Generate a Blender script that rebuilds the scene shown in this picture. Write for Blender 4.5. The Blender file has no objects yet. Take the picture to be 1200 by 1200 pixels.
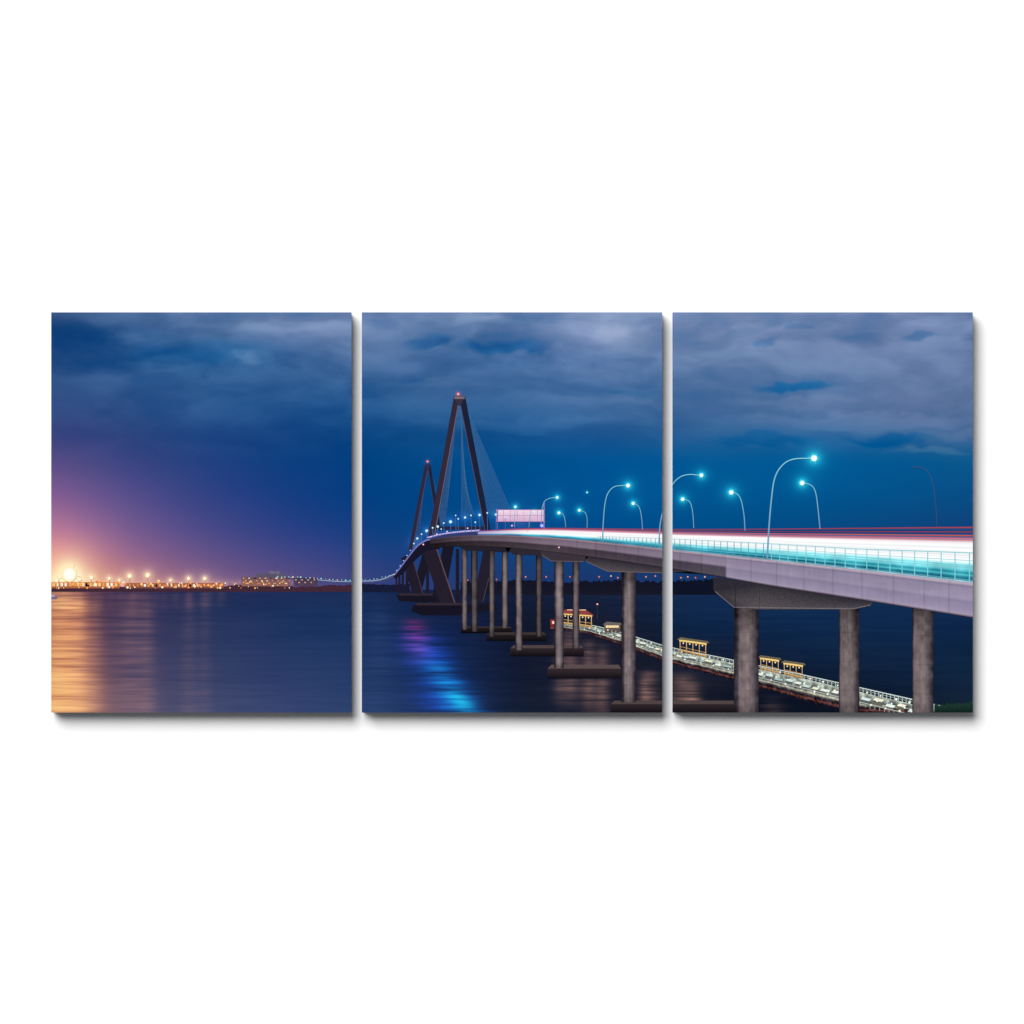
import bpy, bmesh, math, random
import numpy as np
from mathutils import Vector
random.seed(7); rng = np.random.RandomState(11)
sc = bpy.context.scene
C = sc.collection
sc.view_settings.view_transform = 'Standard'
sc.view_settings.look = 'None'
sc.view_settings.exposure = 0
E = 1.16                       # illumination on the wall plane
T = 0.020                      # thickness of a stretched canvas
PAN = [(60, 412), (424, 776), (788, 1140)]
Y0, Y1 = 366, 835
HOR = 691

# ------------------------------------------------------------------ helpers
def lin(c):
    c = np.clip(np.asarray(c, dtype=float) / 255.0, 0, 1)
    return np.where(c <= 0.04045, c / 12.92, ((c + 0.055) / 1.055) ** 2.4) / E
def wx(x): return (x - 600) / 1000.0
def wz(y): return (600 - y) / 1000.0
def ink(name, scale=300, amt=0.06, stretch=(1, 1, 1), rough=0.85):
    m = bpy.data.materials.new(name); m.use_nodes = True
    nt = m.node_tree; b = nt.nodes['Principled BSDF']
    a = nt.nodes.new('ShaderNodeAttribute'); a.attribute_name = 'Col'
    if amt > 0:
        tc = nt.nodes.new('ShaderNodeTexCoord'); mp = nt.nodes.new('ShaderNodeMapping')
        mp.inputs['Scale'].default_value = stretch
        n = nt.nodes.new('ShaderNodeTexNoise'); n.inputs['Scale'].default_value = scale; n.inputs['Detail'].default_value = 2
        r = nt.nodes.new('ShaderNodeMapRange'); r.inputs['From Min'].default_value = 0.3; r.inputs['From Max'].default_value = 0.7
        r.inputs['To Min'].default_value = 1 - amt; r.inputs['To Max'].default_value = 1 + amt
        v = nt.nodes.new('ShaderNodeVectorMath'); v.operation = 'SCALE'
        nt.links.new(tc.outputs['Object'], mp.inputs[0]); nt.links.new(mp.outputs[0], n.inputs['Vector'])
        nt.links.new(n.outputs[0], r.inputs[0])
        nt.links.new(a.outputs['Color'], v.inputs[0]); nt.links.new(r.outputs[0], v.inputs['Scale'])
        nt.links.new(v.outputs[0], b.inputs['Base Color'])
    else:
        nt.links.new(a.outputs['Color'], b.inputs['Base Color'])
    b.inputs['Roughness'].default_value = rough
    b.inputs['Specular IOR Level'].default_value = 0.0
    return m
M_sky = ink('sky_ink', 500, 0.0)
M_water = ink('water_ink', 120, 0.0)
M_conc = ink('concrete_ink', 260, 0.05, (1, 1, 0.6))
M_dark = ink('silhouette_ink', 400, 0.12)
M_road = ink('trail_ink', 60, 0.0)
M_light = ink('light_ink', 300, 0.0)
M_metal = ink('metal_ink', 300, 0.06)
M_pier = ink('pier_ink', 500, 0.22)

roots = []
labels = ['leftmost canvas print with orange harbour lights glowing over dark water',
          'middle canvas print with the two pointed cable bridge towers',
          'rightmost canvas print with tall curved street lamps above a bright highway']
for i, (a, b) in enumerate(PAN):
    o = bpy.data.objects.new('canvas_print', None); C.objects.link(o)
    o.location = (wx((a + b) / 2), T / 2, wz(Y1))
    o['label'] = labels[i]; o['category'] = 'canvas print'; o['group'] = 'three canvas prints of a night bridge hung in a row'
    o.empty_display_size = 0.05
    roots.append(o)
ORG = [np.array(r.location) for r in roots]

def link_mesh(name, verts, faces, cols, mat, pi, parent, label=None):
    me = bpy.data.meshes.new(name)
    v = np.asarray(verts, dtype=float) - ORG[pi]
    me.from_pydata(v.tolist(), [], faces)
    ca = me.color_attributes.new('Col', 'FLOAT_COLOR', 'POINT')
    buf = np.ones((len(verts), 4)); buf[:, :3] = cols
    ca.data.foreach_set('color', buf.ravel())
    me.materials.append(mat)
    o = bpy.data.objects.new(name, me); C.objects.link(o); o.parent = parent
    if label: o['label'] = label
    return o

LS, IS = 4e-5, 4e-6
def grid_part(name, pi, xs, ytop, ybot, nv, colf, layer, mat, parent, label=None):
    V = np.linspace(0, 1, nv)[:, None] * np.ones((1, len(xs)))
    X = np.ones((nv, 1)) * xs[None, :]
    Y = ytop[None, :] * (1 - V) + ybot[None, :] * V
    col = lin(colf(X, Y, V)).reshape(-1, 3)
    P = np.stack([wx(X), np.full_like(X, -layer * LS), wz(Y)], -1).reshape(-1, 3)
    n = len(xs)
    idx = np.arange(nv * n).reshape(nv, n)
    f = np.stack([idx[:-1, :-1], idx[1:, :-1], idx[1:, 1:], idx[:-1, 1:]], -1).reshape(-1, 4)
    return link_mesh(name, P, f.tolist(), col, mat, pi, parent, label)

def clip(poly, a, b):
    def cut(p, k, lim, sgn):
        out = []
        for i in range(len(p)):
            s, e = p[i - 1], p[i]
            si, ei = sgn * (s[k] - lim) >= 0, sgn * (e[k] - lim) >= 0
            if si != ei:
                t = (lim - s[k]) / (e[k] - s[k])
                out.append(s + (e - s) * t)
            if ei: out.append(e)
        return out
    p = [np.array([q[0], q[1], *q[2]], dtype=float) for q in poly]
    for k, lim, sg in ((0, a, 1), (0, b, -1), (1, Y0, 1), (1, Y1, -1)):
        p = cut(p, k, lim, sg)
        if len(p) < 3: return None
    return p

def feature(name, groups, layer, mat, parent=None, label=None):
    """groups: list of lists of convex polygons; every group sits a hair above the one before"""
    res = {}
    for pi, (a, b) in enumerate(PAN):
        vs, fs, cs = [], [], []
        for gi, g in enumerate(groups):
            z = -(layer * LS + (gi % 9) * IS)
            for poly in g:
                xsn = [q[0] for q in poly]
                if max(xsn) < a or min(xsn) > b: continue
                p = clip(poly, a, b)
                if p is None: continue
                k = len(vs)
                for q in p:
                    vs.append((wx(q[0]), z, wz(q[1]))); cs.append(q[2:])
                fs.append(list(range(k, k + len(p))))
        if vs:
            par = roots[pi]
            if parent and pi in parent: par = parent[pi]
            res[pi] = link_mesh(name, vs, fs, lin(cs), mat, pi, par, label)
    return res

def P(pts, col): return [[(x, y, col) for x, y in pts]]
def rect(x0, y0, x1, y1, ct, cb=None):
    cb = cb or ct
    return [[(x0, y0, ct), (x0, y1, cb), (x1, y1, cb), (x1, y0, ct)]]
def line(pts, w, col, w1=None, col1=None):
    pts = np.array(pts, dtype=float); n = len(pts)
    w1 = w if w1 is None else w1; col1 = col if col1 is None else col1
    tan = np.gradient(pts, axis=0); tan /= np.linalg.norm(tan, axis=1)[:, None] + 1e-9
    nor = np.stack([-tan[:, 1], tan[:, 0]], 1)
    out = []
    L = []
    for i in range(n):
        t = i / (n - 1); ww = (w * (1 - t) + w1 * t) / 2
        c = tuple(np.array(col) * (1 - t) + np.array(col1) * t)
        L.append((pts[i] + nor[i] * ww, pts[i] - nor[i] * ww, c))
    for (a, b, c), (d, e, f) in zip(L[:-1], L[1:]):
        out.append([(a[0], a[1], c), (b[0], b[1], c), (e[0], e[1], f), (d[0], d[1], f)])
    return out
def smooth(pts, n=8):
    p = [np.array(q, dtype=float) for q in pts]; p = [2 * p[0] - p[1]] + p + [2 * p[-1] - p[-2]]
    out = []
    for i in range(1, len(p) - 2):
        for k in range(n):
            t = k / n
            out.append(0.5 * ((2 * p[i]) + (-p[i-1] + p[i+1]) * t + (2*p[i-1] - 5*p[i] + 4*p[i+1] - p[i+2]) * t*t + (-p[i-1] + 3*p[i] - 3*p[i+1] + p[i+2]) * t**3))
    out.append(p[-2]); return out
def disc(x, y, r, c0, c1=None, n=12):
    c1 = c1 or c0; rk = r * .6
    A = [(x + rk * math.cos(k * 2 * math.pi / n), y + rk * math.sin(k * 2 * math.pi / n), c0) for k in range(n)]
    B = [(x + r * math.cos(k * 2 * math.pi / n), y + r * math.sin(k * 2 * math.pi / n), c1) for k in range(n)]
    out = [[(x, y, c0), A[k], A[(k + 1) % n]] for k in range(n)]
    out += [[A[k], B[k], B[(k + 1) % n], A[(k + 1) % n]] for k in range(n)]
    return out
def star(x, y, r, c, n=8, w=0.5, rot=0.2, r0=0.0):
    out = []
    for k in range(n):
        a = rot + k * 2 * math.pi / n
        dx, dy = math.cos(a), math.sin(a); rr = r * (1 if k % 2 == 0 else .75)
        bx, by = x + dx * r0, y + dy * r0
        out.append([(bx - dy * w, by + dx * w, c), (bx + dy * w, by - dx * w, c), (x + dx * rr, y + dy * rr, c)])
    return out
def curve(tab):
    tx = [t[0] for t in tab]; ty = [t[1] for t in tab]
    xs = np.arange(400, 1180); ys = np.interp(xs, tx, ty)
    k = np.ones(31) / 31; ys2 = np.convolve(np.pad(ys, 15, mode='edge'), k, 'valid')
    ys2[:40] = ys[:40]; ys2[-60:] = ys[-60:]
    return lambda x: np.interp(x, xs, ys2)

# ------------------------------------------------------------------ noise
LAT = rng.rand(256, 256)
def vnoise(x, y):
    xi, yi = np.floor(x).astype(int), np.floor(y).astype(int)
    fx, fy = x - xi, y - yi
    fx = fx**3 * (fx * (fx * 6 - 15) + 10); fy = fy**3 * (fy * (fy * 6 - 15) + 10)
    g = lambda a, b: LAT[b % 256, a % 256]
    return (g(xi, yi) * (1 - fx) + g(xi + 1, yi) * fx) * (1 - fy) + (g(xi, yi + 1) * (1 - fx) + g(xi + 1, yi + 1) * fx) * fy
def fbm(x, y, o=5, gain=0.5):
    s, a, t = 0, 1, 0
    for k in range(o):
        s = s + a * vnoise(x * 2**k + 17.3 * k, y * 2**k + 9.1 * k); t += a; a *= gain
    return s / t
def blur(A, r, ax):
    k = np.exp(-0.5 * (np.arange(-3 * r, 3 * r + 1) / r) ** 2); k /= k.sum()
    pad = [(0, 0)] * A.ndim; pad[ax] = (3 * r, 3 * r)
    B = np.pad(A, pad, mode='edge'); out = 0
    for i, w_ in enumerate(k):
        out = out + w_ * (B[:, i:i + A.shape[1]] if ax == 1 else B[i:i + A.shape[0]])
    return out
COLX = [60, 150, 240, 330, 410, 430, 520, 610, 700, 776, 790, 880, 970, 1060, 1140]
def field(rows, ya, yb, rx, ry):
    xs = np.arange(60, 1141); ys = np.arange(ya, yb + 1)
    R = []
    for y, cols in rows:
        c = np.array(cols, dtype=float); assert len(c) == 15, (y, len(c))
        R.append(np.stack([np.interp(xs, COLX, c[:, k]) for k in range(3)], -1))
    R = np.array(R); yy = [r[0] for r in rows]
    A = np.zeros((len(ys), len(xs), 3))
    for i, y in enumerate(ys):
        j = int(np.clip(np.searchsorted(yy, y) - 1, 0, len(yy) - 2))
        t = np.clip((y - yy[j]) / (yy[j + 1] - yy[j]), 0, 1)
        A[i] = R[j] * (1 - t) + R[j + 1] * t
    return blur(blur(A, rx, 1), ry, 0), xs, ys
SKY = [
(370, [(40,70,116),(64,94,138),(82,108,151),(96,119,159),(94,117,158),(90,115,157),(84,111,153),(94,118,159),(114,134,172),(100,122,162),(96,120,161),(108,128,166),(96,119,159),(102,121,162),(92,114,154)]),
(395, [(20,60,112),(30,72,124),(58,93,138),(76,104,150),(86,110,152),(82,109,151),(60,93,139),(70,101,147),(106,126,166),(97,119,159),(97,119,159),(100,121,161),(94,116,156),(90,112,152),(88,112,152)]),
(420, [(26,64,116),(22,68,122),(24,76,129),(42,85,137),(66,98,144),(66,97,143),(54,92,140),(52,91,140),(74,104,150),(78,107,151),(88,114,155),(88,114,155),(92,114,154),(88,111,151),(86,109,149)]),
(450, [(40,72,122),(40,77,129),(36,79,131),(36,79,131),(40,83,134),(44,86,137),(56,93,141),(54,93,142),(60,97,145),(64,99,145),(72,103,147),(70,103,147),(70,103,148),(88,111,151),(82,106,146)]),
(480, [(42,67,121),(40,72,125),(34,77,130),(28,73,128),(24,73,128),(26,76,130),(42,87,137),(40,86,138),(50,91,140),(54,93,140),(62,96,144),(66,100,144),(80,107,149),(86,107,149),(78,104,144)]),
(510, [(56,64,119),(42,63,119),(28,65,121),(18,61,119),(10,62,120),(6,63,121),(16,71,126),(14,73,130),(26,78,134),(30,82,134),(34,83,135),(38,87,138),(36,89,141),(48,91,138),(64,97,142)]),
(540, [(84,72,125),(54,65,123),(32,60,120),(12,58,120),(2,59,121),(0,62,121),(0,70,128),(0,74,133),(0,79,139),(0,81,140),(0,81,139),(0,84,141),(0,85,142),(2,83,138),(10,83,135)]),
(580, [(124,88,140),(82,74,132),(48,63,126),(22,58,123),(6,58,123),(0,60,123),(0,68,128),(0,74,135),(0,78,139),(0,81,139),(0,80,138),(0,81,138),(0,81,137),(4,77,133),(8,73,127)]),
(620, [(178,112,144),(112,86,138),(72,70,130),(42,62,127),(24,59,125),(12,59,122),(4,65,126),(2,69,130),(0,73,134),(0,74,133),(0,74,131),(2,74,129),(6,70,125),(10,66,119),(14,62,115)]),
(650, [(226,138,132),(144,98,136),(98,80,132),(66,68,129),(46,64,127),(32,62,123),(20,60,120),(16,62,120),(16,62,118),(16,62,118),(16,62,118),(16,62,116),(16,60,114),(16,60,112),(16,58,108)]),
(680, [(255,172,112),(182,114,124),(128,94,130),(90,78,130),(68,71,129),(53,65,123),(38,59,116),(28,56,108),(26,54,106),(26,54,104),(26,54,104),(26,54,103),(26,54,103),(24,52,100),(24,52,98)]),
]
WAT = [
(697, [(120,72,78),(56,48,84),(34,44,84),(28,44,86),(26,45,86),(24,44,86),(20,32,64),(20,30,58),(22,34,60),(22,38,68),(20,41,76),(20,44,80),(20,44,80),(20,44,78),(20,42,74)]),
(712, [(120,70,72),(56,50,86),(36,48,88),(26,48,92),(24,48,92),(22,46,90),(18,32,66),(18,26,50),(20,30,54),(18,34,64),(16,40,76),(16,42,80),(16,42,80),(16,42,80),(16,40,76)]),
(735, [(140,80,74),(60,56,90),(42,54,92),(30,51,95),(26,51,96),(24,49,93),(18,36,76),(16,24,46),(24,28,46),(16,28,52),(14,36,68),(14,38,72),(14,40,76),(14,40,76),(14,38,72)]),
(765, [(160,94,78),(68,62,96),(50,60,98),(37,56,100),(32,55,100),(28,52,96),(20,40,82),(18,24,46),(26,28,44),(20,26,44),(24,30,52),(16,31,58),(14,36,66),(14,36,66),(14,36,64)]),
(800, [(178,106,80),(78,70,100),(60,67,104),(46,62,105),(40,61,105),(34,57,101),(22,44,86),(18,26,48),(30,32,48),(22,26,42),(36,36,48),(14,22,40),(12,25,46),(14,31,56),(16,37,62)]),
(834, [(190,114,84),(88,78,106),(68,74,110),(55,68,111),(46,66,110),(38,61,105),(26,46,88),(20,30,52),(24,26,42),(16,20,34),(16,24,38),(12,18,32),(12,18,32),(14,25,40),(22,33,50)]),
]
LAMPS = [
 ([(899,655),(901,620),(904,585),(908,560),(917,545),(930,538),(951,537)], (954,537), 3.9, 2.0, 'largest street lamp, tallest and brightest, beside the railing'),
 ([(961,620),(959,600),(956,578),(951,569),(942,566)], (940,566), 3.0, 1.4, None),
 ([(873,622),(872,605),(869,588),(865,580),(859,577)], (857,577), 2.9, 1.3, None),
 ([(772,640),(774,612),(781,585),(788,568),(797,559),(808,556),(820,557)], (822,557), 2.4, 1.6, None),
 ([(813,619),(812,603),(810,592),(807,587),(801,585)], (800,585), 2.3, 1.1, None),
 ([(706,634),(707,612),(709,590),(713,577),(721,570),(734,569)], (736,569), 2.5, 1.4, None),
 ([(753,621),(752,608),(750,597),(747,592),(743,590)], (742,590), 2.0, 1.0, None),
 ([(688,619),(688,608),(686,601),(680,598)], (679,598), 1.7, .9, None),
 ([(634,616),(635,598),(638,588),(644,584),(651,583)], (653,583), 1.7, 1.0, None),
 ([(663,618),(662,609),(660,603),(656,601)], (655,601), 1.8, .9, None),
 ([(603,618),(603,602),(604,595)], (604,594), 1.5, 0.8, None),
 ([(620,618),(621,603),(624,600)], (626,600), 1.2, 0.8, None),
]
A, xs, ys = field(SKY, 366, 700, 18, 6)
X, Y = np.meshgrid(xs.astype(float), ys.astype(float))
wxn = fbm(X / 90, Y / 45, 3) - .5; wyn = fbm(X / 90 + 40, Y / 45 + 8, 3) - .5
n1 = fbm((X + 50 * wxn) / 90, (Y + 20 * wyn) / 30, 5, .5)
n1 -= blur(blur(n1, 80, 1), 34, 0)
n2 = fbm((X + 30 * wxn) / 30 + 31, (Y + 16 * wyn) / 16 + 5, 5, .52); n2 -= n2.mean()
amp = np.interp(Y, [366, 420, 470, 510, 540, 690], [1.0, .8, .5, .34, .06, .0])
amp *= np.interp(X, [60, 160, 420, 1140], [.6, .85, 1, 1])
sg = np.tanh(n1 * 7) * .5
d = amp * (22 * sg + 20 * n1 + 22 * n2) + 9 * amp
A += np.where(d[..., None] < 0, d[..., None] * np.array([1.5, .7, .35]), d[..., None] * np.array([1.0, .92, .82]))
A *= np.interp(Y, [366, 500, 640, 690], [1.05, 1.05, 1.03, 1.0])[..., None]
def patch(x, y, rx, ry, dc, soft=.5):
    xx = (X + 36 * wxn + 30 * n2 - x) / rx; yy = (Y + 16 * wyn + 18 * n2 - y) / ry
    r = np.sqrt(xx**2 + yy**2); m = np.clip((1 + soft - r) / (2 * soft), 0, 1); m = m * m * (3 - 2 * m)
    A[:] = A + m[..., None] * np.array(dc, dtype=float)
for q in [(95,388,46,12,(-10,-6,-4)),(150,392,30,5,(10,8,6)),(235,412,75,11,(-16,-6,-2)),(492,397,24,9,(-30,-14,-6)),(585,408,50,8,(-36,-14,-4)),
          (925,451,42,6,(-52,-14,-2)),(1078,398,18,6,(-34,-18,-10)),(905,404,12,8,(-28,-14,-7)),(450,380,18,6,(-14,-10,-6)),(940,386,18,4,(-20,-10,-5)),
          (680,386,52,15,(14,12,10)),(735,395,34,14,(12,10,6)),(560,376,50,6,(14,12,10)),(880,385,22,10,(14,11,8)),
          (1010,494,120,9,(18,12,9)),(900,516,60,7,(-24,-7,-2)),(1085,527,45,4,(26,14,6)),(1125,510,40,5,(14,8,4)),(1040,514,40,6,(-32,-9,-2)),
          (650,440,90,8,(10,8,6)),(200,440,120,10,(9,7,6)),(350,385,70,8,(14,12,9)),(620,498,110,7,(10,8,6)),
          (930,470,80,5,(10,7,5)),(700,472,90,6,(9,6,4)),(740,460,50,4,(-10,-4,-2)),(520,450,60,5,(8,6,4))]:
    patch(*q)
patch(287, 421, 10, 5, (28, 22, 15), .95); patch(274, 415, 6, 3, (14, 11, 8), .95)
def glow(x, y, r, c, k=1.0, p=2.0):
    rr = np.sqrt((X - x)**2 + (Y - y)**2) / r
    g = k / (1 + rr**p * 1.0) * np.exp(-rr * .5)
    cc = np.array(c, dtype=float)
    A[:] = A + (255 - A) * (cc / 255) * np.clip(g, 0, 1)[..., None]
glow(81, 673, 19, (255, 200, 120), 1.8)
glow(76, 674, 36, (250, 120, 30), .3)
for x, y, r in [(107,677,5.5),(152,675,6),(173,674,6),(221,678,4.5),(240,678,4.5),(128,678,4),(200,680,3.5),(92,678,6.0),(66,680,7),(140,680,3.5)]:
    glow(x, y, r, (255, 200, 120), 1.15)
for x in range(64, 262, 5): glow(x, 684.5, 4.5, (255, 145, 70), .45)
for x in range(266, 350, 7): glow(x, 683, 4, (250, 150, 90), .3)
for pts, (lx, ly), r, w, lb in LAMPS:
    glow(lx, ly, r * 2.2, (40, 225, 250), 1.15)
glow(688, 577, 2, (20, 160, 200), .7)
glow(537, 462, 2.4, (230, 40, 60), .8); glow(501, 541, 2.0, (230, 40, 60), .7)
for x, y in [(485,638),(489,632),(500,622),(513,616),(528,611),(545,606),(562,603),(580,602)]:
    glow(x, y, 5, (70, 130, 255), .55)
glow(610, 610, 14, (150, 90, 200), .3)
SKYA = np.clip(A, 0, 255)

A, xs, ys = field(WAT, 691, 836, 10, 5)
X, Y = np.meshgrid(xs.astype(float), ys.astype(float))
st = fbm(X / 75, Y / 4.0, 3) - .5; st2 = fbm(X / 30 + 9, Y / 2.2, 3) - .5
st3 = fbm(X / 40 + 3, Y / 1.4, 2) - .5
warm = np.interp(X, [60, 180, 412], [1, .25, .12])
A += ((st * 14 + st3 * 9) * (0.35 + warm))[..., None] * np.array([1.2, .9, .7])
def refl(x, w, y0, y1, c, k, slope=0.0, br=1.2):
    cx = x + slope * (Y - y0) + 2.5 * st2 * w * .25
    g = np.exp(-.5 * ((X - cx) / (w * (1 + .004 * (Y - y0))))**2)
    m = np.clip((Y - y0) / 14, 0, 1) * np.clip((y1 - Y) / 34, 0, 1)
    g = g * m * k * np.clip(.85 + st * br + st3 * .8, 0.15, 1.4)
    cc = np.array(c, dtype=float)
    A[:] = A + (255 - A) * (cc / 255) * np.clip(g, 0, 1)[..., None]
for x, w, k in [(82,13,.72),(70,7,.36),(94,6,.28),(61,5,.34),(112,5,.12),(155,10,.17),(173,5,.12),(222,5,.09),(240,4,.07)]:
    refl(x, w, 688, 990, (255, 132, 48), k)
    refl(x, w * .6, 688, 722, (255, 150, 70), k * .9)
for x in range(66, 262, 13): refl(x + random.uniform(-4,4), 3.5, 686, 716, (255, 145, 70), .24)
refl(486, 9, 722, 782, (205, 8, 50), .42, .16, 2.0)
refl(478, 8, 722, 770, (120, 15, 110), .20, .05, 2.0)
refl(488, 17, 732, 930, (8, 28, 190), .42, .34, 1.9)
refl(492, 13, 742, 930, (0, 66, 215), .36, .50, 1.9)
refl(506, 11, 770, 950, (0, 150, 220), .46, .58, 1.9)
refl(527, 8, 802, 980, (10, 200, 225), .36, .62, 1.9)
refl(445, 9, 700, 900, (120, 110, 200), .07)
for x, w, y0, k in [(668,6,735,.35),(655,4,735,.2),(690,5,745,.3),(706,5,752,.3),(760,7,780,.3),(800,9,785,.34),(812,6,795,.35),(755,4,790,.25),(905,9,812,.2)]:
    refl(x, w, y0, y0 + 100, (230, 150, 110), k)
WATA = np.clip(A, 0, 255)

# ------------------------------------------------------------------ wall + canvases
def plain(name, col, rough=.8, sc_=200):
    m = bpy.data.materials.new(name); m.use_nodes = True; nt = m.node_tree; b = nt.nodes['Principled BSDF']
    n = nt.nodes.new('ShaderNodeTexNoise'); n.inputs['Scale'].default_value = sc_; n.inputs['Detail'].default_value = 2
    cr = nt.nodes.new('ShaderNodeValToRGB')
    cr.color_ramp.elements[0].color = (*[c * .97 for c in col], 1); cr.color_ramp.elements[1].color = (*col, 1)
    nt.links.new(n.outputs[0], cr.inputs[0]); nt.links.new(cr.outputs[0], b.inputs['Base Color'])
    b.inputs['Roughness'].default_value = rough; b.inputs['Specular IOR Level'].default_value = .0
    return m
M_wall = plain('white_wall_paint', (.94, .94, .94), .9)
M_canvas = plain('canvas_cloth', (.18, .20, .25), .9, sc_=900)
me = bpy.data.meshes.new('wall')
me.from_pydata([(-4, T + .0005, -3), (4, T + .0005, -3), (4, T + .0005, 3), (-4, T + .0005, 3)], [], [(0, 1, 2, 3)])
me.materials.append(M_wall)
wall = bpy.data.objects.new('wall', me); C.objects.link(wall)
wall['kind'] = 'structure'; wall['label'] = 'plain bright white wall behind the three canvas prints'; wall['category'] = 'wall'

for pi, (a, b) in enumerate(PAN):
    bm = bmesh.new(); bmesh.ops.create_cube(bm, size=1)
    for v in bm.verts:
        v.co.x *= (b - a - 1.6) / 1000; v.co.z *= (Y1 - Y0 - 1.6) / 1000; v.co.y *= T - .0002
        v.co.z += (Y1 - Y0) / 2000; v.co.y += .0001
    bmesh.ops.bevel(bm, geom=bm.edges[:], offset=.0004, segments=2, affect='EDGES')
    me = bpy.data.meshes.new('stretched_canvas'); bm.to_mesh(me); bm.free(); me.materials.append(M_canvas)
    o = bpy.data.objects.new('stretched_canvas', me); C.objects.link(o); o.parent = roots[pi]
    def sky_c(X, Y, V): return SKYA[np.clip(np.round(Y).astype(int) - 366, 0, SKYA.shape[0]-1), np.clip(np.round(X).astype(int) - 60, 0, 1080)]
    def wat_c(X, Y, V): return WATA[np.clip(np.round(Y).astype(int) - 691, 0, WATA.shape[0]-1), np.clip(np.round(X).astype(int) - 60, 0, 1080)]
    xx = np.arange(a, b + 1).astype(float); on = np.ones_like(xx)
    grid_part('printed_sky', pi, xx, on * Y0, on * HOR, HOR - Y0 + 1, sky_c, 1, M_sky, roots[pi])
    grid_part('printed_water', pi, xx, on * HOR, on * Y1, Y1 - HOR + 1, wat_c, 1, M_water, roots[pi])

# ------------------------------------------------------------------ far shore
def treeline(x0, x1, yt, yb, col, jag, step=2.0, c2=None):
    out = []; x = x0; h = yt + random.uniform(-jag, jag)
    while x < x1:
        x2 = min(x1, x + step); h2 = yt + random.uniform(-jag, jag) + 1.0 * math.sin(x / 17)
        out.append([(x, h, col), (x, yb, c2 or col), (x2, yb, c2 or col), (x2, h2, col)]); x, h = x2, h2
    return out
feature('printed_shoreline', [treeline(60, 412, 686.5, 693.5, (66,40,54), .8)], 3, M_dark)
feature('printed_shoreline', [treeline(424, 480, 684, 694, (22,28,56), .7)], 3, M_dark)
feature('printed_shoreline', [treeline(540, 776, 681, 697, (18,20,38), 1.6, c2=(24,24,38))], 3, M_dark)
feature('printed_shoreline', [treeline(788, 1140, 680.5, 697, (12,20,40), 1.6, c2=(16,20,36))], 3, M_dark)
feature('printed_building', [rect(283,676,340,687,(104,80,94),(150,100,88)), rect(300,672,335,676.5,(90,84,106)), rect(316,669,328,672.5,(110,102,124))] +
        [rect(x, 677 + (k % 3) * 3, x + random.uniform(1.2,2.6), 678.2 + (k % 3) * 3, random.choice([(250,200,140),(255,235,200),(220,140,90),(255,180,100)])) for k, x in enumerate(np.arange(285, 338, 2.1))],
        5, M_pier, label='long low lit terminal building on the far shore')
feature('printed_building', [rect(344,677,372,687,(58,54,86),(84,64,84))] + [rect(x, 679 + (k % 2) * 3, x + 1.6, 680.2 + (k % 2) * 3, (230,180,120)) for k, x in enumerate(np.arange(346, 371, 3.6))], 5, M_pier, label='small dim building beside the long terminal')
for x, h in ((322,661),(338,665),(345,661),(352,669)):
    feature('printed_mast', [line([(x,687),(x,h)], .7, (84,78,112))], 6, M_metal)
feature('printed_warehouse', [rect(60,682,140,689.5,(222,138,84),(160,90,62))] + [rect(x, 683, x + random.uniform(2, 4.4), 687, random.choice([(255,225,165),(255,200,120),(255,244,215),(240,150,85)])) for x in np.arange(61, 139, 4.9)], 5, M_light)
feature('printed_warehouse', [rect(146,683,262,689.6,(176,104,80),(120,70,62))] + [rect(x, 684 + (x % 3) * .4, x + random.uniform(1.4, 3.4), 687.4, random.choice([(255,210,140),(250,165,90),(255,238,200),(210,120,76)])) for x in np.arange(147, 260, 4.4)], 5, M_light)
feature('printed_boat', [P([(60,699),(68,699.5),(66,702),(60,702)], (110,100,130)), rect(60,697,64,699.5,(170,160,180))], 5, M_pier)
def lamp_dot(name, x, y, r, c, layer=14, sr=0, label=None, mast=None, edge=None):
    gs = []
    if mast: gs.append(line([(x, y), (x, mast)], .7, (210,146,116)))
    if sr: gs.append(star(x, y, sr, edge or c, 10 if r > 4 else 8, .9 if r > 4 else .4))
    gs.append(disc(x, y, r, c, edge, 18 if r > 4 else 12))
    return feature(name, gs, layer, M_light, label=label)
lamp_dot('printed_floodlight', 81, 673, 9.2, (255,254,242), sr=16, mast=688, label='brightest floodlight of the harbour, at the far left', edge=(255,232,176))
for x, y, r in ((107,677,2.6),(152,675,2.9),(173,674,3.0),(221,678,2.1),(240,678,2.1),(128,678,1.9),(200,680,1.6),(186,681,1.5),(93,679,2.2),(66,680,2.8),(140,680,1.6)):
    lamp_dot('printed_floodlight', x, y, r, (255,250,226), sr=r * 2.2, mast=688, edge=(255,212,140))
for x in np.arange(61, 340, 2.7):
    random.seed(int(x * 10))
    if random.random() < .88:
        c = random.choice([(255,210,130),(255,235,190),(255,175,95),(255,248,226),(255,150,80),(255,190,110)])
        lamp_dot('printed_harbour_light', x + random.uniform(-1, 1), 686.3 + random.uniform(-4.5, 3), random.uniform(.6, 1.6) * (1 if x < 265 else .7), c, 15)
feature('printed_causeway', [line(smooth([(322,677),(345,677.5),(370,680),(395,682),(424,682),(445,680.5),(462,675)]), 2.2, (70,74,116), 2.8), line(smooth([(330,676.5),(345,677),(370,679.3),(395,681.2),(424,681),(445,679.4),(463,672.5)]), .7, (150,170,200), 1.1)], 4, M_dark)
random.seed(5)
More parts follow.
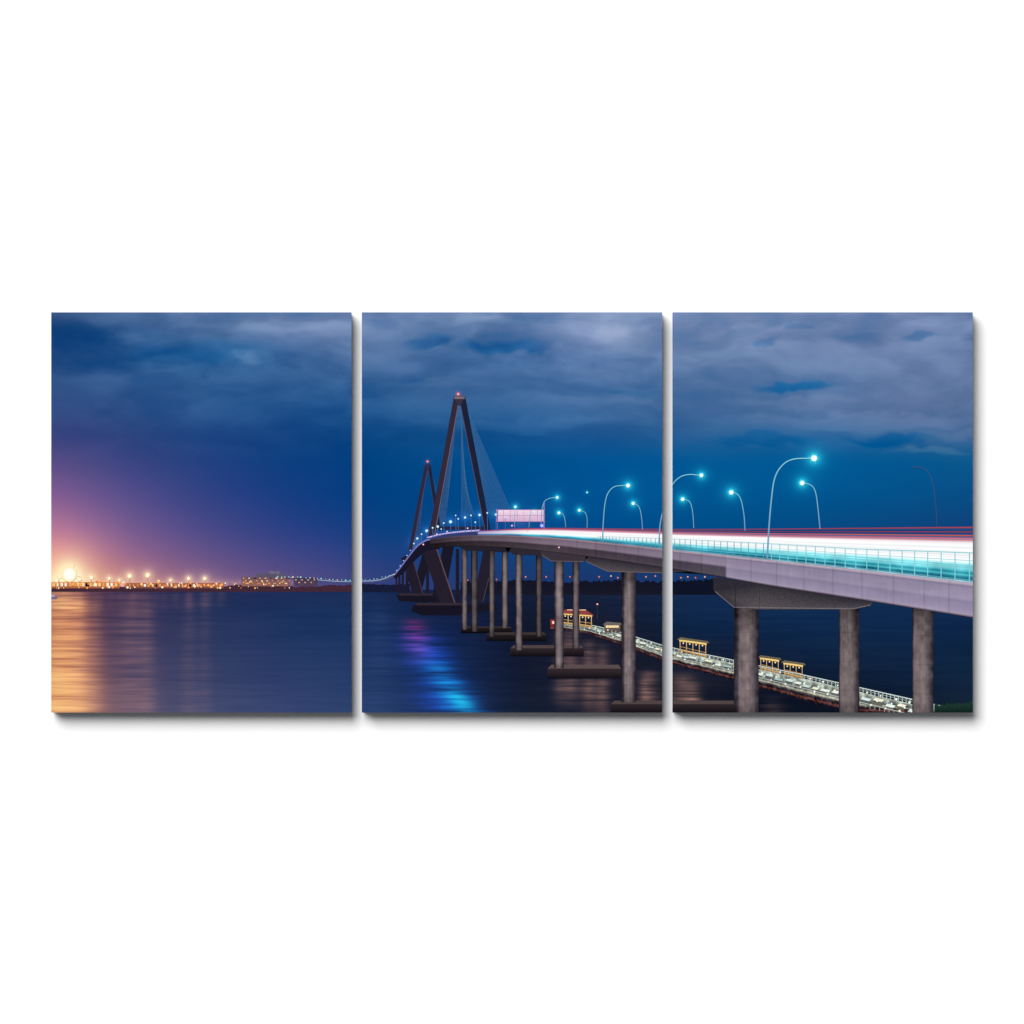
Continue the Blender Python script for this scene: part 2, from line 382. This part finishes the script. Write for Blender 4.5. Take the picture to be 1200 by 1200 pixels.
for k, x in enumerate(np.arange(325, 466, 4.7)):
    y = np.interp(x, [325,350,380,410,440,466], [675.5,676.5,678.5,680,678.5,672]) + random.uniform(-.5,.5)
    lamp_dot('printed_causeway_light', x + random.uniform(-.8,.8), y, random.uniform(.5, .95), random.choice([(150,225,225),(180,230,240),(120,190,220),(255,225,180)]), 15)
for x, y, c in [(640,676,(255,140,90)),(652,675,(255,170,110)),(668,676,(230,110,90)),(702,676,(255,150,90)),(716,675,(255,210,150)),(724,677,(255,150,90)),(757,676,(255,170,100)),(768,675,(255,150,90)),
                (798,677,(255,150,90)),(806,676,(255,190,120)),(815,677,(255,120,90)),(826,676,(255,200,150)),(838,677,(255,130,80)),(616,676,(255,150,100)),(548,680,(230,120,90)),(582,679,(200,120,100))]:
    lamp_dot('printed_shore_light', x, y, .9, c, 6)

# ------------------------------------------------------------------ bridge towers
def tower(ax, ay, legsL, legsR, s, cL, cR, hl, label, layer):
    return feature('printed_bridge_tower', [
        P([legsL[0], legsL[2], legsL[3], legsL[1]], cL),
        P([legsR[1], legsR[3], legsR[2], legsR[0]], cR),
        P([legsL[0], legsL[1], legsR[1], legsR[0]], tuple(v * 1.15 for v in cL)),
        line([legsL[1], legsL[3]], .9 * s, hl), line([legsR[1], legsR[3]], .6 * s, tuple(v * .8 for v in hl))], layer, M_conc, label=label)
tw2 = tower(501, 541, ((498,544),(501,551),(478.5,645),(483,645)), ((504.5,544),(502,551),(517,622),(513,622)), .7, (44,40,64), (30,34,60), (84,74,96), 'smaller far bridge tower', 8)
tw1 = tower(537, 462, ((532,464),(536.8,475),(500.5,636),(507.5,636)), ((545,464),(539.8,475),(577,632),(570.5,632)), 1, (48,42,60), (28,32,56), (116,94,106), 'taller near bridge tower', 9)
feature('beacon_light', [star(537, 461.8, 3.4, (235,70,90), 6, .4), disc(537, 461.8, 1.7, (255,190,180), (240,60,80))], 16, M_light, tw1)
feature('beacon_light', [star(501, 540.8, 2.8, (225,60,80), 6, .3), disc(501, 540.8, 1.3, (255,180,170), (230,50,76))], 16, M_light, tw2)
feature('cable_anchor', [rect(532.5,464.5,544.5,467.5,(120,104,114))], 11, M_conc, tw1)
feature('cross_beam', [rect(503,617,574,620.5,(40,38,58))], 8, M_conc, tw1)
def stays(name, tx, ty0, ty1, bx0, bx1, by0, by1, n, col, par, layer, w=.42, dx=0):
    g = []
    for k in range(n):
        t = k / (n - 1)
        g.append(line([(tx + dx * t, ty0 + (ty1 - ty0) * t), (bx1 + (bx0 - bx1) * t, by1 + (by0 - by1) * t)], w, col))
    return feature(name, g, layer, M_metal, par)
stays('stay_cables', 543.5, 470, 540, 572, 601, 603, 604, 16, (60,110,160), tw1, 7, .5, 14)
stays('stay_cables', 536.5, 478, 560, 522, 513, 612, 618, 10, (52,96,146), tw1, 6, .4, -9)
stays('stay_cables', 540.5, 480, 570, 556, 541, 604, 606, 10, (62,108,156), tw1, 6, .4, 4)
stays('stay_cables', 503.5, 548, 590, 519, 525, 616, 614, 7, (46,86,138), tw2, 5, .36, 6)
stays('stay_cables', 499.5, 552, 600, 492, 486, 632, 640, 6, (50,80,132), tw2, 5, .36, -6)
feature('printed_tower_leg', [P([(492,637),(510,637),(534,709),(517,709)], (36,30,44)), line([(510,638),(533.5,708)], 1.4, (92,74,82))], 9, M_conc)
feature('printed_tower_leg', [P([(519,640),(532,640),(520,707),(506,707)], (26,24,38))], 8, M_conc)
feature('printed_tower_leg', [P([(567,640),(582,640),(566,706),(555,706)], (34,30,46)), line([(582,641),(566,705)], .9, (74,62,74))], 8, M_conc)
feature('printed_tower_leg', [P([(470,654),(482,648),(497,700),(485,700)], (32,28,44)), line([(482,649),(496.5,699)], .9, (74,60,74))], 8, M_conc)
feature('printed_tower_leg', [P([(496,645),(506,645),(492,700),(481,700)], (26,24,38))], 7, M_conc)
for x, yt, yb, wd in ((464.5,674,693,1.8),(468,671,695,2.4),(472,667,696,2.6),(477,662,698,3),(501,648,701,3.4),(510,645,703,3.4),(536,643,706,4),(545,643,704,3.4)):
    feature('printed_column', [line([(x,yt),(x,yb)], wd, (30,26,42))], 6, M_conc)
feature('printed_tower_footing', [P([(484,709),(546,707),(549,716),(538,721),(494,721),(482,716)], (22,20,34)), rect(488,706.5,544,709.5,(52,42,50))], 10, M_conc)
feature('printed_tower_footing', [P([(464,697),(509,696),(511,703),(500,706),(468,704)], (24,20,34)), rect(468,695.5,507,698,(50,40,52))], 9.5, M_conc)
feature('printed_tower_footing', [P([(546,709),(580,707),(583,715),(548,718)], (24,22,34))], 7, M_conc)

# ------------------------------------------------------------------ bridge deck
Tc = curve([(500,633),(530,628.5),(560,627),(600,627.5),(660,631),(720,637),(788,644.5),(900,656),(1010,668),(1140,683)])
Bc = curve([(500,643),(530,640),(560,640),(600,642),(660,648.5),(720,656.5),(788,667),(850,677),(900,686),(1010,703),(1140,724)])
Fc = curve([(560,622),(600,619.5),(640,618.5),(700,619),(800,620),(900,619.5),(1000,618.5),(1140,617)])
def prof(tab, v):
    p = [t[0] for t in tab]; c = np.array([t[1] for t in tab], float)
    return np.stack([np.interp(v, p, c[:, k]) for k in range(3)], -1)
R_near = [(0,(50,60,110)),(.012,(220,70,70)),(.03,(60,64,110)),(.05,(20,62,116)),(.082,(22,64,118)),(.095,(200,60,70)),(.11,(30,60,112)),(.145,(24,66,120)),(.158,(245,96,70)),(.175,(110,84,126)),(.195,(50,90,142)),(.21,(240,96,100)),(.23,(110,120,170)),(.25,(255,150,130)),(.265,(205,190,215)),(.285,(255,232,235)),(.31,(255,252,252)),(.35,(255,255,255)),(.60,(255,255,255)),(.64,(232,252,253)),(.68,(160,228,234)),(.71,(100,196,208)),(.74,(170,238,242)),(.78,(110,210,220)),(.83,(44,150,168)),(.87,(80,190,200)),(.92,(24,110,134)),(.955,(24,84,112)),(.985,(130,194,204)),(1,(160,172,196))]
R_far = [(0,(90,60,110)),(.07,(230,70,80)),(.12,(120,100,146)),(.19,(250,140,140)),(.24,(225,185,212)),(.30,(255,248,250)),(.64,(255,255,255)),(.71,(210,244,249)),(.79,(90,196,218)),(.88,(30,136,172)),(1,(90,110,140))]
def road_c(X, Y, V):
    a, b = prof(R_near, V), prof(R_far, V)
    k = np.clip((X - 620) / 300, 0, 1)[..., None]; c = a * k + b * (1 - k)
    n = (vnoise(V * 70 + 3, X / 500) - .5) * 42 + (vnoise(V * 24 + 33, X / 300) - .5) * 20
    c = c + n[..., None] * np.array([1.1, .9, .8])
    c = c + (np.clip((V-.64)/.08,0,1) * (fbm(X / 20, V * 3, 3) - .5) * 90)[..., None] * np.array([.7, 1, 1])
    f = np.clip((X - 560) / 60, 0, 1)[..., None]
    return c * (.55 + .45 * f) + (1 - f) * np.array([30, 20, 60])
F_pro = [(0,(180,166,186)),(.06,(214,198,212)),(.10,(126,116,146)),(.16,(152,142,170)),(.5,(166,155,184)),(.55,(148,138,168)),(.9,(168,157,186)),(.95,(194,178,198)),(.975,(58,52,72)),(1,(32,28,42))]
JO = [1112, 1083, 1047, 1010, 976, 942, 910, 880, 850, 822, 797, 748, 722, 698, 676]
def fascia_c(X, Y, V):
    c = prof(F_pro, V)
    k = np.interp(X, [500, 560, 640, 776, 850, 851, 1000, 1140], [.30, .56, .74, .82, .86, .90, .92, .95])[..., None]
    tint = np.interp(X, [500, 700, 900], [1, .6, 0])[..., None]
    c = c * k * (1 + tint * np.array([.05, -.07, -.11]))
    dark = np.clip((V - .45) / .1, 0, 1) * np.clip((852 - X) / 3, 0, 1)
    c = c * (1 - .45 * dark[..., None])
    for j in JO: c = c * (1 - .12 * np.exp(-((X - j) / .7)**2))[..., None]
    return c + ((fbm(X / 40, Y / 8, 3) - .5) * 13 + (fbm(X / 3, Y / 14, 3) - .5) * 9)[..., None]
deck = {}
for pi, (a, b) in enumerate(PAN):
    if pi == 0: continue
    x0 = max(a, 504 if pi == 1 else a)
    xx = np.arange(x0, b + 1).astype(float)
    deck[pi] = grid_part('printed_bridge_deck', pi, xx, Tc(xx), Bc(xx), 26, fascia_c, 13, M_road, roots[pi])
    xr = xx[xx >= 560]
    grid_part('light_trails', pi, xr, Fc(xr), Tc(xr), 120, road_c, 12, M_road, deck[pi])
feature('printed_far_deck', [line(smooth([(514,637),(500,640),(490,647),(480,658),(471,669),(462,677)]), 13, (24,22,40), 3.4),
                             line(smooth([(512,631.5),(500,633),(489,640),(479,652),(470,664),(462,674)]), 2.0, (120,120,190), 1.1)], 10, M_conc)
feature('printed_far_deck_edge', [line(smooth([(504,631),(520,628),(540,626),(562,624)]), 5, (50,60,110), 5), line(smooth([(500,630),(520,625.5),(540,623),(562,621.5)]), 1.4, (190,180,230), 1.9)], 11, M_conc)
def rail_top(x): return np.interp(x, [640,700,800,900,1000,1140], [626.5,628.5,632,637,643,648])
posts = []; x = 1136.0; sp = 17.0
while x > 700:
    posts.append(x); x -= sp * max(.22, (x - 560) / 580) ** 1.15
for x in posts:
    k = (x - 600) / 540
    feature('railing_post', [line([(x, rail_top(x)), (x, Tc(x) - .5)], .4 + .8 * k, (130,206,216) if x > 900 else (80,160,182))], 15, M_metal, deck)
g = []
for t, w, c in ((0, 1.1, (130,204,214)), (.26, .5, (110,200,212)), (.5, .6, (100,190,204)), (.74, .6, (70,160,178)), (.93, .7, (100,180,194))):
    g.append(line([(x, rail_top(x) * (1 - t) + (Tc(x) - .5) * t) for x in range(700, 1141, 10)], w * .35, c, w))
feature('railing', g, 14, M_metal, deck)

# ------------------------------------------------------------------ piers carrying the deck
def column(x0, x1, y0, y1, bright=1.0, shade=.22, label=None, warm=1.0):
    pi = [k for k, (a, b) in enumerate(PAN) if a <= x0 and x1 <= b][0]
    y1 = min(y1, Y1); big = min(1.0, (x1 - x0) / 20)
    def cf(X, Y, V):
        u = (X - x0) / (x1 - x0)
        tab = [(0,(32,29,38)),(max(.03, shade - .06),(58,53,61)),(shade + .04,(116,107,112)),(.55,(130,121,123)),(.8,(92,86,92)),(.93,(60,56,65)),(1,(42,39,48))]
        c = prof(tab, u) * bright * np.array([1 + .04 * warm, 1, 1 - .01 * warm])
        c = c * (1 - .5 * np.exp(-(Y - y0) / (.9 * (x1 - x0))))[..., None]
        c = c * (1 - .25 * np.clip((Y - y1 + 12) / 12, 0, 1))[..., None]
        n = (fbm(X / 1.8 + x0, Y / 22, 4) - .5) * 30 + (fbm(X / 6 + 5, Y / 7 + x0, 4) - .5) * 46
        for j in np.arange(y0 + 33, y1, 34): c = c * (1 - .10 * big * np.exp(-((Y - j) / .6)**2))[..., None]
        return c + (n * bright)[..., None] * np.array([1.05, 1, .95])
    nx = max(8, int((x1 - x0) * 1.2))
    xx = np.linspace(x0, x1, nx)
    return grid_part('printed_column', pi, xx, np.full(nx, float(y0)), np.full(nx, float(y1)), int((y1 - y0)) + 1, cf, 10.5, M_road, roots[pi], label)
def footing(x0, x1, y0, y1, bright=1.0):
    c = lambda v: tuple(q * bright for q in v)
    m = y0 + (y1 - y0) * .28
    return feature('printed_footing', [rect(x0, m, x1, y1, c((58,47,52)), c((18,16,24))), P([(x0, m), (x1, m), (x1 - 3, y0), (x0 + 4, y0)], c((100,84,84)))], 9, M_conc)
column(860, 889, 708, Y1, 1.0, .2, 'thickest column under the wide pier cap')
column(983, 1007, 708, Y1, .9, .04)
column(1069, 1094, 712, Y1, .96, .04, 'column nearest the right edge')
feature('printed_pier_cap', [[[(836,676,(44,42,52)),(836,692,(46,43,52)),(860,712,(56,53,60)),(890,714,(90,84,88)),(890,684,(44,42,50))],
                              [(890,684,(44,42,50)),(890,714,(90,84,88)),(1000,714,(86,81,88)),(1022,709,(62,58,68)),(1022,703,(38,36,46))]],
                             line([(838,693),(860,711.5),(1000,713.5),(1020,709)], .9, (118,110,112)),
                             line([(862,684),(862,712)], .7, (36,34,42)), line([(890,690),(890,713)], .5, (52,50,58))], 11.5, M_pier, label='wide concrete cap joining the two nearest columns')
column(728, 745, 668, 823, .98, .22)
feature('printed_pier_cap', [[[(686,652,(46,42,52)),(686,657,(62,56,64)),(712,669,(84,77,82)),(776,671,(68,62,70)),(776,662,(34,32,42))],
                              [(776,662,(34,32,42)),(776,671,(68,62,70)),(833,669,(48,45,54)),(849,674,(32,31,40)),(849,674.5,(32,31,40))]],
                             line([(687,658),(712,669.5),(776,671.2)], .8, (112,100,102))], 11.5, M_conc)
footing(716, 866, 821, Y1 + 1, .8)
column(649.5, 660.5, 655, 783, 1.0, .2); column(671, 679, 655, 760, .84, .2)
column(604, 612, 648, 762, .95, .2); column(628, 635, 650, 746, .66, .2)
column(573, 579.5, 645, 746, .78, .2); column(588, 595, 645, 736, .92, .2)
column(541, 547.5, 640, 738, .84, .2); column(552, 559.5, 640, 740, .66, .2)
feature('printed_pier_cap', [P([(634,645),(634,650),(646,657),(684,658),(690,652)], (58,51,60)), line([(635,650.5),(646,657.3),(684,658.2)], .8, (104,92,96))], 11.5, M_conc)
feature('printed_pier_cap', [P([(592,639),(593,645),(603,650),(638,651),(642,645)], (44,40,50))], 11.2, M_conc)
feature('printed_pier_cap', [P([(537,637),(538,641),(545,645),(596,647),(600,640)], (36,32,44))], 11.2, M_conc)
footing(642, 728, 779, 795, .9); footing(598, 684, 756, 769, .78); footing(570, 640, 741, 751, .62); footing(540, 600, 734, 742, .52)

# ------------------------------------------------------------------ overhead sign
sg_ = feature('printed_highway_sign', [rect(582,597.5,638,611,(242,216,232),(212,172,208))], 16, M_metal)
feature('sign_frame', [line([(582 + 8*k, 597), (582 + 8*k, 611.5)], .4, (178,134,178)) for k in range(8)] +
        [line([(581,y),(639,y)], .5, (176,132,176)) for y in (597.4, 604, 611.2)], 17, M_metal, sg_)
feature('sign_post', [line([(637.5,588),(637.5,620)], 1.2, (140,140,190))], 17.5, M_metal, sg_)
feature('sign_post', [line([(583,596),(583,622)], 1.1, (100,96,160))], 17.5, M_metal, sg_)

# ------------------------------------------------------------------ street lamps
for pts, (lx, ly), r, w, lb in LAMPS:
    s = smooth(pts, 7)
    o = feature('printed_street_lamp', [line(s, w, (108,154,190), w * .6, (130,215,232))], 18, M_metal, label=lb)
    feature('lamp_head', [star(lx, ly, r * 1.85, (110,232,250), 12, r * .11, r0=r * .8), disc(lx, ly, r, (252,255,255), (150,240,250), 16)], 20, M_light, o)
feature('printed_street_lamp', [line(smooth([(1098,617),(1097,595),(1094,570),(1089,555),(1080,548),(1068,547.5)], 7), 1.3, (44,80,124), .9, (56,90,132))], 18, M_metal, label='unlit dark street lamp near the right edge')
feature('printed_small_light', [disc(688, 577, 1.3, (170,245,252), (60,180,210))], 18, M_light, label='lone small light above the deck')
SM = [(485,637,1.0),(489,631,1.4),(494,626,1.0),(500,622,1.8),(507,618.5,1.1),(513,617,1.6),(520,613,1.1),(528,611.5,1.9),(537,608,1.0),(545,606.5,1.5),(552,604,1.0),(562,603.5,1.6),(571,601,1.1),(581,603,1.3),(592,606,1.0),(534,604,.9),(557,612,1.0),(517,620,.9)]
for k, (x, y, r) in enumerate(SM):
    yb = float(np.interp(x, [485,500,520,560,600], [643,632,627,623,621]))
    o = feature('printed_street_lamp', [line([(x, y), (x + .5, yb)], .6, (70,110,190))], 17, M_metal)
    feature('lamp_head', [disc(x, y, r, (228,250,255), ((90,170,250), (120,235,245), (110,200,250))[k % 3], 10)], 19, M_light, o)
for x, y in [(481,645),(477,651),(473,657),(469,663),(465,668.5)]:
    feature('printed_street_lamp', [disc(x, y, .8, (190,215,255), (110,140,235), 8)], 19, M_light)
feature('printed_signal_light', [star(635, 616, 5, (80,90,255), 8, .5), disc(635, 616, 2.3, (190,200,255), (50,80,255), 12)], 19, M_light, label='bright blue light below the right end of the sign')
for x, y, c in [(496,638,(230,60,90)),(618,622,(255,70,90)),(512,626,(70,100,255)),(655,641.5,(240,60,70)),(600,616,(255,120,150)),(700,708,(255,70,70)),(505,629,(60,80,250)),(524,623,(90,90,250)),(548,619,(200,90,160))]:
    feature('printed_signal_light', [disc(x, y, 1.1, (255,220,230), c, 10)], 19, M_light)
feature('printed_channel_marker', [line([(700,709),(700,726)], .7, (60,50,64))], 9, M_metal)

# ------------------------------------------------------------------ fishing pier below the bridge
up = [(644,729),(690,734),(720,741),(776,759),(800,765),(840,773),(880,782),(940,795),(1000,809),(1060,823),(1110,835)]
ux = [p[0] for p in up]; uy = [p[1] for p in up]
U = lambda x: np.interp(x, ux, uy)
TH = lambda x: np.interp(x, [644,720,776,850,950,1110], [5, 12, 15, 19, 25, 29])
S = lambda x: .45 + (x - 640) / 430          # local scale along the pier
def fp_c(X, Y, V):
    n = fbm(X / 4, V * 6, 3) - .5
    base = prof([(0,(178,186,174)),(.10,(150,158,148)),(.25,(104,112,110)),(.5,(72,76,80)),(.58,(196,196,170)),(.64,(104,98,92)),(.70,(46,44,52)),(.78,(28,24,34)),(.86,(104,56,50)),(.92,(78,44,44)),(.96,(24,18,26)),(1,(18,18,28))], V)
    c = base + (n * 160 * (1 - V * .5))[..., None] * np.array([.96, 1, .92])
    lit = np.exp(-((V - .32) / .25)**2) * np.clip(.3 + np.sin(X / (1.3 * S(X)) + 6 * n), 0, 1.2)
    return c + (lit * 56)[..., None] * np.array([.92, 1, .86])
fp = {}
for pi, (a, b) in enumerate(PAN):
    if pi == 0: continue
    xx = np.arange(max(a, 645), min(b, 1096) + 1).astype(float)
    jag = (vnoise(xx / 5, xx * 0 + 2.5) - .5) * 2.4 * S(xx)
    fp[pi] = grid_part('printed_fishing_pier', pi, xx, U(xx), np.minimum(U(xx) + TH(xx) + jag, Y1), 30, fp_c, 4, M_pier, roots[pi])
random.seed(21)
x = 694.0
while x < 1086:
    s = S(x); L = random.uniform(5.0, 8.5) * s; yy = U(x) + TH(x) * random.uniform(.22, .38)
    c = random.choice([(200,214,208),(236,244,234),(170,194,190),(242,240,214),(214,230,228)])
    d = .24 * L; h = random.uniform(2.6, 4.2) * s
    feature('pier_bench', [P([(x, yy), (x + L, yy + d), (x + L, yy + d + h), (x, yy + h)], tuple(v * .42 for v in c)),
                           P([(x, yy), (x + L, yy + d), (x + L + 2.2 * s, yy + d - 2.0 * s), (x + 2.2 * s, yy - 2.0 * s)], c)], 5, M_pier, fp)
    x += L * 1.2 + random.uniform(.6, 3.0)
g = [line([(x, U(x) - 3.8 * S(x)) for x in range(694, 1110, 8)], .7, (206,220,216), 1.3), line([(x, U(x) - 1.9 * S(x)) for x in range(694, 1110, 8)], .4, (146,160,160), .8)]
for x in np.arange(694, 1108, 4.6):
    g.append(line([(x, U(x) - 3.8 * S(x)), (x, U(x) + .6)], .5 + (x-700)/700, (184,198,194)))
feature('pier_railing', g, 6, M_metal, fp)
g = [line([(x, U(x) + TH(x) * .60 - 3.0 * S(x)) for x in range(706, 1090, 8)], .6, (176,182,172), 1.1)]
for x in np.arange(706, 1084, 5.6):
    g.append(line([(x, U(x) + TH(x)*.6 - 3.0 * S(x)), (x, U(x) + TH(x)*.62)], .5 + (x-700)/900, (156,162,154)))
feature('pier_railing', g, 6.8, M_metal, fp)
for x in range(650, 1090, 11):
    feature('pier_pile', [line([(x, U(x) + TH(x) * .9), (x, U(x) + TH(x) + 2.8 * S(x))], .9 + S(x) * .8, (26,20,28))], 5, M_dark, fp)
for k, x in enumerate(np.arange(680, 1088, 5.6)):
    s = S(x); x = x + random.uniform(-1.4, 1.4)
    y = U(x) + (-1.2 * s, TH(x) * .45, TH(x) * .2)[k % 3] + random.uniform(-.7, .7) * s
    feature('pier_lamp', [disc(x, y, .5 + .65 * s * random.uniform(.4, 1.1), (255,255,240), random.choice([(255,226,160),(212,242,232),(255,242,206)]), 10)], 7.2, M_light, fp)
def pavilion(x0, x1, y0, y1, roofc, n=5, gable=False, label=None, slope=.22):
    """open shelter: posts, lit ceiling, thin roof; the floor follows the slope of the pier"""
    h = y1 - y0; w = x1 - x0
    f = lambda x: (x - x0) * slope
    pv = feature('printed_pavilion', [[[(x0 + 2, y1 - h*.14 + f(x0), (226,188,124)), (x0 + 2, y1 + f(x0), (130,92,58)), (x1 - 1, y1 + f(x1), (130,92,58)), (x1 - 1, y1 - h*.14 + f(x1), (226,188,124))]],
                                      line([(x0 + 2, y1 - h*.30 + f(x0)), (x1 - 1, y1 - h*.30 + f(x1))], .6, (200,160,100))], 7.4, M_pier, label=label)
    e0, e1 = y0 + h*.24, y0 + h*.24 + f(x1) * .6
    feature('ceiling_light', [[[(x0 + 1, e0, (255,236,160)), (x0 + 1, e0 + h*.12, (240,176,80)), (x1 - 1, e1 + h*.12, (240,176,80)), (x1 - 1, e1, (255,236,160))]]], 7.8, M_light, pv)
    if gable:
        roof = [P([(x0 - 1.5, e0 + .5), (x0 + w*.16, y0), (x1 - w*.2, y0 + f(x1)*.3), (x1 + 1.5, e1 + .5)], roofc), line([(x0 + w*.2, y0 + .8), (x1 - w*.22, y0 + .8)], .9, (255,210,170))]
    else:
        roof = [P([(x0 - 2, e0), (x0 + w*.08, y0 + h*.1), (x1, y0 + h*.1 + f(x1) * .6), (x1 + 2.5, e1)], roofc)]
    feature('roof', roof, 8.1, M_pier, pv)
    for k in range(n):
        x = x0 + 2 + (w - 4) * k / (n - 1)
        feature('pavilion_post', [line([(x, y0 + h*.30 + f(x)*.6), (x, y1 + f(x) + 1)], max(.65, w * .022), (250,212,140), None, (196,146,92)) ], 8.3, M_light, pv)
    for k in range(n - 1):
        x = x0 + 2 + (w - 4) * (k + .5) / (n - 1)
        feature('pavilion_lamp', [disc(x, y0 + h*.44 + f(x)*.6, max(.6, h * .05), (255,255,236), (255,220,130), 8)], 8.5, M_light, pv)
pavilion(657, 695, 714, 731, (140,64,62), 6, True, 'pavilion with red roof at the far end of the fishing pier', .12)
pavilion(795, 829, 745, 763, (112,102,80), 5)
pavilion(889.5, 914, 766, 784, (108,98,80), 4)
pavilion(917, 942, 772, 790, (118,106,86), 4)
feature('printed_kiosk', [rect(645,726,656,735,(170,50,52),(96,42,44)), rect(647,728,655,731,(255,214,190)), rect(645,735,658,737,(120,60,54))], 6, M_light)
feature('printed_kiosk', [rect(708,731,727,741,(120,104,92),(84,70,68)), rect(710,733,725,735.5,(255,228,176)), P([(706,732),(711,728.5),(728,730),(729,732.5)], (104,100,100))], 6.5, M_pier)
feature('printed_bush', [treeline(1095, 1140, 824.5, 836, (28,56,46), 2.2, 1.6, (16,30,28))], 9, M_pier)

# ------------------------------------------------------------------ light
w = bpy.data.worlds.new('World'); sc.world = w; w.use_nodes = True
bg = w.node_tree.nodes['Background']; bg.inputs[0].default_value = (1, 1, 1, 1); bg.inputs[1].default_value = .13
dirv = Vector((11, 25, -17)).normalized()
ld = bpy.data.lights.new('sun_lamp', 'SUN'); ld.energy = 1.04 * math.pi / dirv.y; ld.angle = math.radians(44)
lo = bpy.data.objects.new('sun_lamp', ld); C.objects.link(lo)
lo.rotation_euler = dirv.to_track_quat('-Z', 'Y').to_euler(); lo.location = (-1.2, -3, 2)
cd = bpy.data.cameras.new('camera'); cam = bpy.data.objects.new('camera', cd); C.objects.link(cam)
cam.location = (0, -12, 0); cam.rotation_euler = (math.pi / 2, 0, 0)
cd.sensor_width = 36; cd.lens = 36 * 12 / 1.2; cd.clip_end = 100; cd.clip_start = .1
sc.camera = cam
